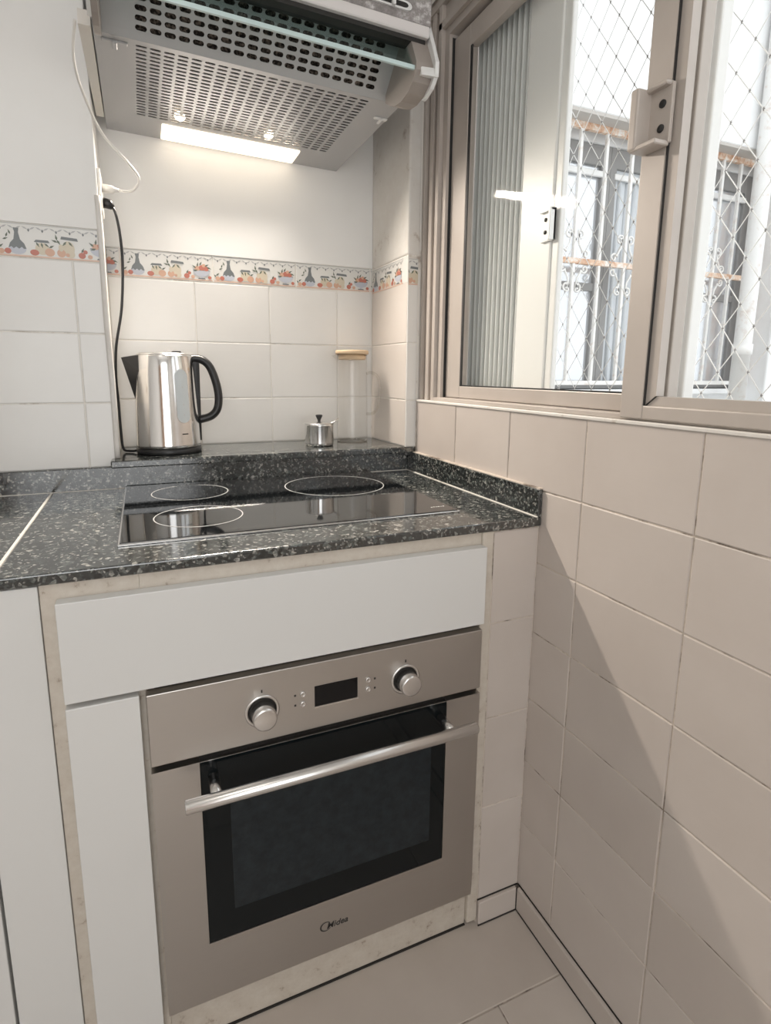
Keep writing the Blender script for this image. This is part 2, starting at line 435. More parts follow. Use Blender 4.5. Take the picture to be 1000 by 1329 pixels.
def border_shapes():
    S = []
    A = lambda k, p: S.append((k, p))
    A('line', [(0, .0015), (BW, .0015), (BW, .0050), (0, .0050)])
    A('pale', [(0, .0668), (BW, .0668), (BW, .0682), (0, .0682)])
    for i in range(9):                                   # swags with small leaves under the top edge
        u = BW * (i + .5) / 9
        A('pale', leaf(u - .006, .0600, .0075, -28, .22)); A('pale', leaf(u + .006, .0600, .0075, 208, .22))
        A('grey', leaf(u, .0565, .0038, 90, .55))
    # bottle: dark shoulders and neck over a pale belly
    A('lav', ell(.042, .017, .0165, .0115)); A('grey', [(.0255, .018), (.031, .021), (.035, .017), (.040, .021), (.045, .017), (.050, .021), (.054, .017), (.0585, .018), (.055, .028), (.048, .036), (.0455, .050), (.047, .059), (.037, .059), (.0385, .050), (.036, .036), (.029, .028)])
    for (u, w, an) in ((.024, .044, 70), (.029, .050, 110), (.021, .036, 20)): A('green', leaf(u, w, .0055, an))
    A('red', ell(.024, .0115, .0062, .0058)); A('peach', ell(.012, .0105, .0062, .0054)); A('green', leaf(.012, .021, .006, 40)); A('green', leaf(.005, .017, .005, 130))
    # low jar among fruit
    A('cream', ell(.088, .020, .0135, .0125)); A('grey', [(.073, .033), (.103, .033), (.100, .038), (.077, .038)])
    for (u, w, an) in ((.080, .028, -60), (.088, .027, -80), (.097, .028, -40), (.106, .026, 30)): A('green', leaf(u, w, .006, an))
    A('red', ell(.073, .0115, .0085, .0062)); A('peach', ell(.102, .014, .0095, .0085))
    # tall jar behind pears
    A('cream', ell(.138, .024, .0125, .0160)); A('grey', [(.124, .043), (.158, .041), (.156, .047), (.126, .049)])
    for (u, w, an) in ((.116, .046, 100), (.112, .038, 160), (.120, .036, -60), (.143, .034, -50), (.131, .034, 230)): A('green', leaf(u, w, .0065, an))
    A('peach', ell(.124, .014, .0085, .0085)); A('cream', ell(.124, .025, .0048, .0075)); A('cream', ell(.142, .0125, .0085, .0075)); A('peach', ell(.136, .011, .004, .004))
    A('red', ell(.164, .012, .0072, .0064)); A('red', ell(.171, .020, .0045, .0042)); A('green', leaf(.166, .023, .006, 60))
    # footed bowl of fruit
    A('lav', ell(.203, .028, .0225, .0165, 180, 360)); A('grey', [(.1805, .0275), (.2255, .0275), (.2245, .0295), (.1815, .0295)])
    A('lav', [(.200, .006), (.206, .006), (.205, .013), (.201, .013)]); A('grey', [(.193, .0055), (.213, .0055), (.211, .0085), (.195, .0085)])
    A('peach', ell(.192, .033, .0075, .0065)); A('red', ell(.204, .035, .0080, .0072)); A('red', ell(.215, .033, .0068, .0062)); A('peach', ell(.209, .041, .0050, .0045))
    for (u, w, an) in ((.184, .037, 140), (.193, .043, 80), (.201, .046, 60), (.217, .042, 30), (.223, .035, -20), (.187, .027, 200)): A('green', leaf(u, w, .0065, an))
    A('peach', ell(.180, .0105, .0050, .0045)); A('red', ell(.224, .0105, .0048, .0044))
    return S
SH = border_shapes()
def clip(p, u0, u1):
    for lim, sg in ((u0, 1), (u1, -1)):
        out = []
        for i in range(len(p)):
            a, c = p[i], p[(i + 1) % len(p)]
            ia, ic = sg * (a[0] - lim) >= 0, sg * (c[0] - lim) >= 0
            if ia: out.append(a)
            if ia != ic:
                t = (lim - a[0]) / (c[0] - a[0]); out.append((lim, a[1] + t * (c[1] - a[1])))
        p = out
        if len(p) < 3: return None
    return p
def border_tile(parent, facing, c, u0, u1, zoff=0):
    """border piece showing print from u0 to u1; c is the centre of the piece on the wall face"""
    w = u1 - u0
    o = tile(parent, facing, c, w, BH, BTILE, 'border_tile', 0)
    b = MB()
    for n_, (k, p) in enumerate(SH):
        q = clip(p, u0 + .002, u1 - .002)
        if not q: continue
        b.mi = PKEYS.index(k)
        yy = -.00025 - .00003 * n_ * .35
        b.poly([(x - (u0 + u1) / 2, yy, z - BH / 2) for x, z in q])
    pr = b.build('print', PRM, o)
    return o
zb = (1.4247 + 1.4953) / 2
border_tile(wall_back, '-y', ((XL - .7395) / 2, YR, zb), BW - (-.7395 - XL), BW)
for k in range(3):
    border_tile(wall_back, '-y', (-.7395 + BW * (k + .5), YR, zb), 0, BW)
border_tile(wall_back, '-y', ((-.039 + XP) / 2, YR, zb), 0, XP + .039)
border_tile(wall_back, '+x', (XL, (YLW + YR) / 2, zb), .01, .01 + YR - YLW - .006)
border_tile(wall_back, '-y', ((-.975 + XL) / 2, YLW, 1.454), 0, XL + .975)
for k in range(4):
    border_tile(wall_back, '-y', (-.975 - BW * (k + .5), YLW, 1.454), 0, BW)

# ---- right wall with the window opening and the pilaster
PIL = .551
Z_SILL = 1.104; WTOP = 2.06; WY0 = -1.0
b = MB()
b.box(.0015, .15, -2.75, PIL + .02, 0, Z_SILL)
b.box(.0015, .15, -2.75, PIL + .02, WTOP, 2.62)
b.box(.0015, .15, -2.75, WY0, Z_SILL, WTOP)
wall_right = b.build('wall_right', [GROUT_W])
tag(wall_right, 'beige tiled wall under the sliding window', 'wall', kind='structure')
MB().box(-.001, .004, -2.75, PIL, WTOP, 2.62).build('plaster', PAINT_D, wall_right)
MB().box(-.001, .004, -2.75, WY0, Z_SILL, WTOP).build('plaster', PAINT_D, wall_right)
pil = MB().box(XP + .0015, .15, PIL + .0015, YR + .01, .9752, 2.62).build('pilaster', GROUT, wall_right)
MB().box(XP - .001, .004, PIL - .001, YR, 1.49, 2.62, .006, 3).build('plaster', PAINT_D, wall_right)
yl = [.3338 - .2207 * k for k in range(-1, 7)]
yl[0] = PIL - .001
zw = [.0572] + [.9548 - .1477 * k for k in range(5, -1, -1)] + [Z_SILL + .0005]
for i in range(7):
    for j in range(len(zw) - 1):
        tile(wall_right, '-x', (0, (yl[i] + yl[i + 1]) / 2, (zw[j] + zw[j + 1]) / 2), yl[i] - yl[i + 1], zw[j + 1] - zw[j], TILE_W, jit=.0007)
# window sill lip above the tiles
MB().box(-.003, .02, -1.0, PIL - .002, Z_SILL - .002, Z_SILL + .0045, .0015, 1).build('sill_lip', PAINT_D, wall_right)
# recess right side (pilaster) tiles and its narrow front
for j in range(3):
    tile(wall_right, '-x', (XP, (PIL + YR) / 2 + .002, (zs[j] + zs[j + 1]) / 2), YR - PIL - .004, zs[j + 1] - zs[j], TILE_P)
    tile(wall_right, '-y', ((XP + 0) / 2, PIL, (zs[j] + zs[j + 1]) / 2), -XP, zs[j + 1] - zs[j], TILE)
border_tile(wall_right, '-x', (XP, (PIL + YR) / 2, zb - .006), .012, .012 + YR - PIL)
border_tile(wall_right, '-y', (XP / 2, PIL, zb - .012), .118, .118 - XP)
for z0, z1 in ((.06, .97),):
    pass
# baseboards
bb = MB().box(-.009, .001, -1.6, -.009, .0005, .0572, .0015, 1).build('baseboard_right', TILE_W)
tag(bb, 'low beige tile skirting along the foot of the right wall', 'baseboard', kind='structure')
bb2 = MB().box(-.107, -.0095, -.009, .004, .0005, .0572, .0015, 1).build('baseboard_back', TILE_W)
tag(bb2, 'short beige tile skirting below the tiled strip beside the oven', 'baseboard', kind='structure')
MB().box(-.0105, -.0085, -1.6, -.0095, .0003, .0030).build('joint', DARK, bb)
MB().box(-.0022, .0005, -1.6, -.0015, .0570, .0582).build('joint', DARK, bb)
MB().box(-.1085, -.0095, -.0105, -.0085, .0003, .0030).build('joint', DARK, bb2)
MB().box(-.1070, -.0022, -.0022, .0005, .0570, .0584).build('joint', DARK, bb2)
MB().box(-.0105, -.0088, -.0100, -.0085, .0003, .0575).build('joint', DARK, bb2)
# tiled strip between oven cabinet and right wall
strip = MB().box(-.1087, -.0005, .0015, .12, 0, .884).build('wall_front', [GROUT_W])
tag(strip, 'narrow tiled pier between the oven cabinet and the right wall', 'wall', kind='structure')
for z0, z1 in ((.0572, .283), (.283, .4895), (.4895, .696), (.696, .884)):
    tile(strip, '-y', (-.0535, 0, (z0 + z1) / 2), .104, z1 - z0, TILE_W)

# ================================================================== WINDOW
win = empty('window_1', (.03, 0, Z_SILL)); tag(win, 'sliding window in a warm grey aluminium frame above the tiled wall', 'window', kind='structure')
def P(name, mb, mt, par=win): return part(name, mb, mt, par)
Z0, ZT = Z_SILL + .0045, WTOP
b = MB()
b.box(.018, .10, .447, PIL - .001, Z0, ZT).box(.006, .02, .538, PIL - .001, Z0, ZT, .001, 1).box(.010, .02, .503, .520, Z0, ZT, .001, 1).box(.008, .02, .468, .484, Z0, ZT, .001, 1)
P('frame_jamb', b, ALU)
b = MB()
b.box(.018, .10, WY0, .447, 1.972, ZT).box(.006, .02, WY0, .538, ZT - .018, ZT, .001, 1).box(.008, .02, WY0, .484, 1.99, 2.006, .001, 1)
P('frame_head', b, ALU)
b = MB(); b.box(.012, .10, WY0, .447, Z0, 1.118).box(.008, .016, WY0, .468, Z0, Z0 + .009, .001, 1)
P('frame_sill', b, ALU)
P('gasket', MB().box(.026, .055, .4465, .4525, 1.118, 1.965), BLACKM)
# left sash with clear pane
def sash(yl_, yr_, z0, z1, x0, x1, wl, wr, wb, wt, name):
    b = MB()
    b.box(x0, x1, yl_ - wl, yl_, z0, z1, .002, 2).box(x0, x1, yr_, yr_ + wr, z0, z1, .002, 2)
    b.box(x0 + .0006, x1 - .0006, yr_ + wr - .001, yl_ - wl + .001, z0, z0 + wb, .002, 2).box(x0 + .0006, x1 - .0006, yr_ + wr - .001, yl_ - wl + .001, z1 - wt, z1, .002, 2)
    return P(name, b, ALU)
s1 = sash(.446, -.235, 1.119, 1.962, .032, .054, .070, .04, .030, .046, 'sash')
part('glass_pane', MB().box(.0425, .0455, -.197, .378, 1.147, 1.918), PANE, s1)
b = MB(); b.box(.0335, .036, .3685, .3765, 1.149, 1.917).box(.0335, .036, -.19, .3765, 1.1475, 1.1515); part('glazing_seal', b, BLACKM, s1)
# right sash, nearer the room
s2 = sash(-.175, -.99, 1.112, 1.962, .001, .026, .044, .05, .021, .046, 'sash')
part('glass_pane', MB().box(.014, .017, -.955, -.236, 1.142, 1.918), PANE, s2)
b = MB()
b.prism([(-.2200, 1.1335), (-.2380, 1.1480), (-.2380, 1.918), (-.2200, 1.918)], 'x', .005, .021)
part('glazing_bead', b, ALU, s2)
b = MB()
b.prism([(-.2215, 1.1330), (-.2395, 1.1475), (-.945, 1.1475), (-.945, 1.1330)], 'x', .006, .021)
part('glazing_bead', b, ALU, s2)
b = MB(); b.box(.0012, .006, -.2205, -.2188, 1.1335, 1.917)
b.prism([(-.2195, 1.1325), (-.2215, 1.1325), (-.2395, 1.1478), (-.2375, 1.1478)], 'x', .0040, .010)
part('glazing_seal', b, BLACKM, s2)
# pull handle on the right sash
b = MB()
b.box(-.004, .002, -.226, -.180, 1.502, 1.580, .001, 1).box(-.030, .0, -.190, -.176, 1.500, 1.582, .003, 2)
b.box(-.028, .0, -.224, -.178, 1.498, 1.505, .0015, 1).box(-.014, .0, -.224, -.178, 1.576, 1.582, .0015, 1)
h1 = P('pull_handle', b, ALU)
for z in (1.524, 1.556):
    part('screw', MB().lathe([(.0055, 0), (.0055, -.0016), (.003, -.0022), (0, -.0022)], (-.004, -.211, z), 14, 'x'), BLACKM, h1)
# outer leaf: white stile with ribbed panel, on the outer track
lf = P('outer_leaf', MB().box(.072, .092, .107, .210, 1.119, 1.975, .003, 2).box(.076, .090, .086, .108, 1.119, 1.975, .003, 2)
       .box(.074, .090, .21, .434, 1.119, 1.131, .002, 1).box(.078, .096, .21, .434, 1.958, 1.975, .002, 1), ALUW)
for k in range(11):
    y = .2105 + .019 * (k + .5)
    b = MB()
    b.prism([(.0885, y + .0093), (.0780, y + .0020), (.0735, y - .0050), (.0720, y - .0078), (.0725, y - .0090), (.0885, y - .0093)], 'z', 1.131, 1.958)
    part('rib', b, RIB, lf)
b = MB().box(.066, .072, .093, .131, 1.444, 1.505, .001, 1).box(.056, .072, .093, .099, 1.444, 1.505, .001, 1).box(.060, .072, .093, .131, 1.500, 1.505)
h2 = P('latch_plate', b, ALUW)
for z in (1.462, 1.486):
    part('screw', MB().lathe([(.004, 0), (.004, -.0014), (0, -.0014)], (.066, .117, z), 12, 'x'), BLACKM, h2)
P('outer_stile', MB().box(.076, .10, -.226, -.181, 1.119, 1.975, .003, 2).box(.070, .08, -.196, -.190, 1.119, 1.975).box(.070, .08, -.214, -.209, 1.119, 1.975), ALUW)

# ---- safety net outside the window
net = empty('safety_net', (.158, 0, Z_SILL)); tag(net, 'white diamond mesh safety net stretched outside the window', 'net')
NX = .158; CY, CZ = .0500, .0690
ya, yb_, za, zb_ = -.98, .55, 1.106, 2.058
b = MB()
def clipline(y0, z0, sgn):
    # line z = z0 + sgn*(CZ/CY)*(y-y0) clipped to the opening
    k = sgn * CZ / CY
    ys_ = sorted([(za - z0) / k + y0, (zb_ - z0) / k + y0])
    a, c = max(ya, ys_[0]), min(yb_, ys_[1])
    if c - a < .01: return None
    return (NX, a, z0 + k * (a - y0)), (NX, c, z0 + k * (c - y0))
Y0, Zz0 = .105, 1.84
for n_ in range(-60, 61):
    for sgn in (1, -1):
        q = clipline(Y0 + n_ * CY, Zz0, sgn)
        if q: b.tube(q, .0009, 4, False)
part('cord', b, NETM, net)
b = MB()
for i in range(-60, 61):
    for j in range(-60, 61):
        y = Y0 + i * CY / 2; z = Zz0 + j * CZ / 2
        if (i + j) % 2 or not (ya < y < yb_ and za < z < zb_): continue
        b.hull([(NX + dx * .0022, y + dy * .0022, z + dz * .0034) for dx, dy, dz in ((1, 0, 0), (-1, 0, 0), (0, 1, 0), (0, -1, 0), (0, 0, 1), (0, 0, -1))])
part('knots', b, KNOTM, net)['kind'] = 'stuff'

# ================================================================== OUTSIDE: wing wall with barred windows
YW = 1.60
b = MB()
b.box(.16, 5.5, YW + .06, YW + .3, -.2, 2.44)
b.box(.16, 1.20, YW, YW + .1, -.2, 2.44).box(2.78, 5.5, YW, YW + .1, -.2, 2.44).box(1.2, 2.78, YW, YW + .1, -.2, 1.10).box(1.2, 2.78, YW, YW + .1, 2.36, 2.44)
ww = b.build('wall_outside', OUTW); tag(ww, 'white rendered wall across the light well', 'wall', kind='structure')
uw = MB().box(.16, 5.5, 1.437, YW + .3, 2.42, 4.6, .004, 1).build('upper_wall', OUTW, ww)
MB().box(.16, 5.5, 1.437 + .004, YW + .06, 2.405, 2.42).build('soffit', OUTS, ww)
MB().box(1.2, 2.80, YW - .09, YW + .02, 1.07, 1.10, .004, 1).build('sill_ledge', OUTW, ww)
pier = MB().box(2.80, 3.6, 1.40, YW, -.2, 2.405, .01, 2).build('pier', OUTW, ww)
gnd = MB().box(.15, 5.5, -4, YW, -.3, -.2).build('ground', GROUND); tag(gnd, 'concrete floor of the light well outside', 'ground', kind='structure')

def out_window(name, x0, x1, label, curtain):
    w = empty(name, ((x0 + x1) / 2, YW + .04, 1.1)); tag(w, label, 'window', kind='structure')
    b = MB()
    for a, c in ((x0, x0 + .045), (x1 - .06, x1)): b.box(a, c, YW + .01, YW + .05, 1.10, 2.36, .003, 1)
    b.box(x0 + .001, x1 - .001, YW + .0112, YW + .0488, 1.101, 1.14, .003, 1).box(x0 + .001, x1 - .001, YW + .0112, YW + .0488, 2.26, 2.359, .003, 1)
    part('frame', b, OUTFR, w)
    part('pane', MB().box(x0 + .045, x1 - .06, YW + .03, YW + .034, 1.14, 2.26), OUTGL if not curtain else CURT, w)
    part('top_rail', MB().box(x0 + .03, x1 - .05, YW + .004, YW + .02, 2.205, 2.235, .003, 1), ALUW, w)
    part('middle_rail', MB().box(x0 + .045, x1 - .06, YW + .015, YW + .035, 1.63, 1.67), OUTFR, w) if not curtain else None
    if curtain:
        for k in range(6):
            xx = x0 + .06 + (x1 - x0 - .14) * (k + .5) / 6
            part('curtain_fold', MB().tube([(xx, YW + .026, 1.14), (xx, YW + .026, 2.2)], .011, 8, True), CURT, w)
out_window('window_2', 1.20, 1.66, 'barred window across the light well mirroring the sky, leftmost', False)
out_window('window_3', 1.66, 2.12, 'barred window across the light well with pale curtain folds', True)
out_window('window_4', 2.12, 2.78, 'dark barred window across the light well beside the downpipe', False)

gr = empty('window_grille', (2.0, 1.53, 1.12)); tag(gr, 'white ornamental iron grille with scrolls and rust across the light well', 'grille')
GY = 1.53
bars = [1.21, 1.38, 1.548, 1.722, 1.895, 2.068, 2.241, 2.405, 2.55, 2.745]
for x in bars:
    thick = .016 if x == bars[-1] else .0085
    part('bar', MB().box(x - thick, x + thick, GY - thick, GY + thick, 1.13, 2.385, .002, 1), RUST if x == bars[-1] else IRON, gr)
part('rail', MB().box(1.2, 2.765, GY - .012, GY + .012, 2.375, 2.415, .002, 1), RUST, gr)
part('rail', MB().box(1.2, 2.765, GY - .010, GY + .010, 1.742, 1.770, .002, 1), RUST, gr)
part('rail', MB().box(1.2, 2.765, GY - .012, GY + .012, 1.125, 1.148, .002, 1), IRON, gr)
def spiral(cx, cz, r0, r1, a0, turns, n=22):
    return [(cx + (r0 + (r1 - r0) * t / n) * math.cos(a0 + turns * 2 * PI * t / n), cz + (r0 + (r1 - r0) * t / n) * math.sin(a0 + turns * 2 * PI * t / n)) for t in range(n + 1)]
def scroll_pts(fx, fz):
    A = spiral(.040, .135, .006, .026, PI * .0, 1.0)           # curl near the bar, winding out
    Bp = spiral(.078, .040, .022, .006, PI * 1.0, -1.1)
    return [(fx * x, fz * z) for x, z in ([(x, z) for x, z in spiral(.036, .128, .006, .024, PI * .3, 1.2)] + [(.030, .085), (.050, .055)] + spiral(.074, .036, .022, .006, PI * .9, -1.15))]
for x in (1.38, 1.722, 2.068, 2.405):
    for fx in (-1, 1):
        for fz in (-1, 1):
            part('scroll', MB().tube([(x + px, GY, 1.756 + pz) for px, pz in scroll_pts(fx, fz)], .0055, 5), IRON, gr)
for z in (1.28, 2.05):
    part('wall_lug', MB().hull([(2.76, GY, z - .02), (2.76, GY, z + .02), (2.80, GY + .01, z), (2.76, GY + .02, z)]), RUST, gr)
dp = MB().lathe([(.046, -.2), (.046, 1.3), (.053, 1.3), (.053, 1.36), (.046, 1.36), (.046, 3.6)], (2.535, 1.385, 0), 20).build('downpipe', IRON)
tag(dp, 'thick white downpipe in front of the wall across the light well', 'pipe')

# ================================================================== CABINETS AND WORKTOP
ZC, ZCB = .904, .8862
cab = empty('oven_cabinet', (-.49, .25, 0)); tag(cab, 'white laminate cabinet housing the oven under the worktop', 'cabinet')
part('stile', MB().box(-.8585, -.7290, .002, .0198, .0, ZCB, .001, 1), CREAM, cab)
part('stile', MB().box(-.1335, -.1092, -.004, .02, .012, ZCB, .0015, 1), CREAM, cab)
part('top_rail', MB().box(-.7290, -.1335, .002, .02, .704, ZCB), CREAM, cab)
part('plinth', MB().box(-.7415, -.1335, .006, .024, .003, .101, .001, 1), CREAM, cab)
part('floor_joint', MB().box(-.8585, -.1335, .003, .008, .0, .0028), DARK, cab)
part('side_panel', MB().box(-.8580, -.7425, .02, .575, .0, ZCB), CREAM, cab)
dr = part('drawer_front', MB().box(-.8377, -.1333, -.020, .0018, .7098, .8622, .0012, 2), LAM, cab)
part('door_panel', MB().box(-.838, -.7405, -.020, .0018, .012, .7015, .0012, 2), LAM, cab)
sc = empty('side_cabinet', (-1.2, .25, 0)); tag(sc, 'white cabinet left of the oven unit, cut by the left frame edge', 'cabinet')
part('door_panel', MB().box(-.9450, -.8592, -.001, .018, .008, .8845, .0012, 2), LAM, sc)
for x0, x1 in ((-2.18, -1.783), (-1.78, -1.367), (-1.364, -.9485)):
    part('door_panel', MB().box(x0, x1, -.004, .018, .008, .8845, .0012, 2), LAM, sc)
part('body', MB().box(-2.18, -.8605, .019, .575, 0, .884), LAMEDGE, sc)

wt = empty('worktop', (-.5, .29, ZC)); tag(wt, 'dark speckled granite worktop with low upstands around the cooktop', 'worktop')
YB = .5814
part('slab', MB().box(-.9110, -.0005, -.006, YB + .012, ZCB, ZC, .003, 3), GRAN, wt)
part('slab', MB().box(-2.19, -.9145, -.006, YB + .012, ZCB, ZC, .003, 3), GRAN, wt)
part('joint', MB().box(-.9150, -.9105, -.003, YB, ZCB + .002, ZC + .0006), GROUT, wt)
part('upstand', MB().box(-2.19, -.0095, YB, YLW - .001, ZC, .9565, .0015, 1), GRAN, wt)
part('upstand', MB().box(-.0095, -.0003, -.005, YB + .01, ZC, .9590, .0015, 1), GRAN, wt)
part('joint', MB().box(-2.19, -.0095, YB - .002, YB + .001, ZC, ZC + .0012), GROUT, wt)
part('joint', MB().box(-.0125, -.009, -.004, YB, ZC, ZC + .0016), GROUT, wt)
part('joint', MB().box(-.0085, .0005, -.003, PIL - .002, .959, .9612), GROUT_W, wt)
lg = empty('granite_ledge', (-.4, .68, .957)); tag(lg, 'granite shelf in the recess carrying the kettle, bowl and carafe', 'shelf')
part('slab', MB().box(-.785, -.0005, .5507, YLW - .0005, .9575, .975, .003, 3).box(XL + .002, XP - .001, YLW - .001, YR - .001, .9575, .975, .0005, 1), GRAN, lg)

# ---- cooktop
ck = empty('induction_cooktop', (-.445, .33, ZC)); tag(ck, 'black ceramic glass cooktop set into the granite worktop', 'cooktop')
part('metal_trim', MB().box(-.7595, -.1300, .0865, .5775, ZC, ZC + .0035, .0008, 1), CHROME, ck)
part('glass_plate', MB().box(-.7565, -.1330, .0905, .5755, ZC + .002, ZC + .0052, .0012, 2), CERAM, ck)
ZG = ZC + .0053
for (x, y, r) in ((-.620, .455, .084), (-.622, .226, .082), (-.287, .415, .121)):
    part('zone_ring', MB().lathe([(r, 0), (r, .00012), (r - .0022, .00012), (r - .0022, 0)], (x, y, ZG), 64, closed=True), RINGM, ck)
b = MB()
for k in range(6): b.box(-.176 + .0055 * k, -.1725 + .0055 * k, .124, .1265 + .001 * (k % 2), ZG, ZG + .0001)
part('maker_mark', b, MARK, ck)

# ================================================================== OVEN
OX0, OX1, OZ0, OZ1, OY = -.7315, -.1365, .1040, .6990, -.0196
ov = empty('oven', (-.434, .25, OZ0)); tag(ov, 'built-in stainless steel oven with black glass door', 'oven')
part('body', MB().box(OX0 + .012, OX1 - .012, .03, .56, OZ0 + .008, OZ1 - .004), DARK, ov)
part('front_gap', MB().box(OX0 + .004, OX1 - .004, .0, .0012, OZ0 + .004, OZ1 - .002), DARK, ov)
cp = part('control_panel', MB().box(OX0, OX1, OY, .0, .5775, OZ1, .0015, 2), STEEL, ov)
dps = part('display', MB().box(-.4695, -.3915, OY - .0008, OY + .001, .6185, .656, .0004, 1), DISP, cp)
part('display_edge', MB().box(-.4705, -.3905, OY - .0011, OY, .6155, .6182), CHROME, cp)
for x in (-.5585, -.2985):
    part('knob_collar', MB().lathe([(.0285, 0), (.0285, -.0015), (.0262, -.0022), (.0225, -.0018), (.0225, 0)], (x, OY, .632), 40, 'y', True), CHROME, cp)
    part('knob_gap', MB().lathe([(.0235, 0), (.0235, -.0010), (0, -.0010)], (x, OY, .632), 40, 'y'), DARK, cp)
    part('knob', MB().lathe([(.0195, 0), (.0195, -.024), (.0185, -.027), (.016, -.0275), (0, -.0275)], (x, OY - .001, .632), 48, 'y'), CHROME, cp)
    part('knob_pointer', MB().box(x - .0012, x + .0012, OY - .0006, OY, .665, .670), INK, cp)
for x in (-.490, -.3715):
    for z in (.6285, .6465):
        bt = part('button', MB().lathe([(.0052, 0), (.0052, -.0022), (.0040, -.0030), (.0028, -.0022), (0, -.0022)], (x, OY, z), 20, 'y'), CHROME, cp)
        part('button_symbol', MB().box(x + (-.0150 if x < -.4 else .0110), x + (-.0115 if x < -.4 else .0145), OY - .0003, OY, z - .0018, z + .0018), INK, cp)
DZ = .567
# door: steel surround in U shape, glass set in
b = MB()
GX0, GX1, GZ0 = -.6605, -.2095, .2195
b.prism([(OX0, OZ0), (OX1, OZ0), (OX1, DZ), (GX1, DZ), (GX1, GZ0), (GX0, GZ0), (GX0, DZ), (OX0, DZ)], 'y', OY, .001)
dr_ = part('door', b, STEEL, ov)
part('door_glass', MB().box(GX0 + .0004, GX1 - .0004, OY + .0008, .0008, GZ0 + .0004, DZ - .0015, .0006, 1), OVENG, dr_)
part('inner_window', MB().box(-.6160, -.2405, OY + .0004, OY + .002, .272, .500, .0002, 1), OVENI, dr_)
part('glass_top_edge', MB().box(GX0, GX1, OY + .001, .001, DZ - .002, DZ - .0008), CHROME, dr_)
HY, HZ = -.070, .534
hd = part('handle', MB().lathe([(.0, -.2565), (.0095, -.2565), (.0105, -.2550), (.0105, .2550), (.0095, .2565), (.0, .2565)], (-.431, HY, HZ), 28, 'x'), CHROME, dr_)
for x in (-.640, -.222):
    part('handle_post', MB().lathe([(.0085, 0), (.0085, -.050)], (x, OY + .001, HZ + .0), 20, 'y'), CHROME, dr_)
# maker's mark on the lower rail of the door
def text_mesh(txt, size, ext):
    cu = bpy.data.curves.new('t', 'FONT'); cu.body = txt; cu.size = size; cu.extrude = ext; cu.shear = .25; cu.offset = size * .012
    to = bpy.data.objects.new('t', cu); COL.objects.link(to)
    dg = bpy.context.evaluated_depsgraph_get()
    me = bpy.data.meshes.new_from_object(to.evaluated_get(dg))
    bpy.data.objects.remove(to); bpy.data.curves.remove(cu)
    return me
me = text_mesh('Midea', .0175, .0002); me.materials.clear(); me.materials.append(INK)
pw = Vector((-.434, .25, OZ0))
lt = link(bpy.data.objects.new('maker_lettering', me), dr_)
lt.rotation_euler = (PI / 2, 0, 0); lt.location = Vector((-.4530, OY - .0002, .1575)) - pw
b = MB()
ring = ell(-.4545, .1635, .0112, .0100, 40, 330, 26)
inn = ell(-.4535, .1635, .0092, .0085, 40, 330, 26)
for i in range(26):
    b.poly([(ring[i][0], OY - .0004, ring[i][1]), (ring[i + 1][0], OY - .0004, ring[i + 1][1]), (inn[i + 1][0], OY - .0004, inn[i + 1][1]), (inn[i][0], OY - .0004, inn[i][1])])
part('maker_emblem', b, INK, dr_)

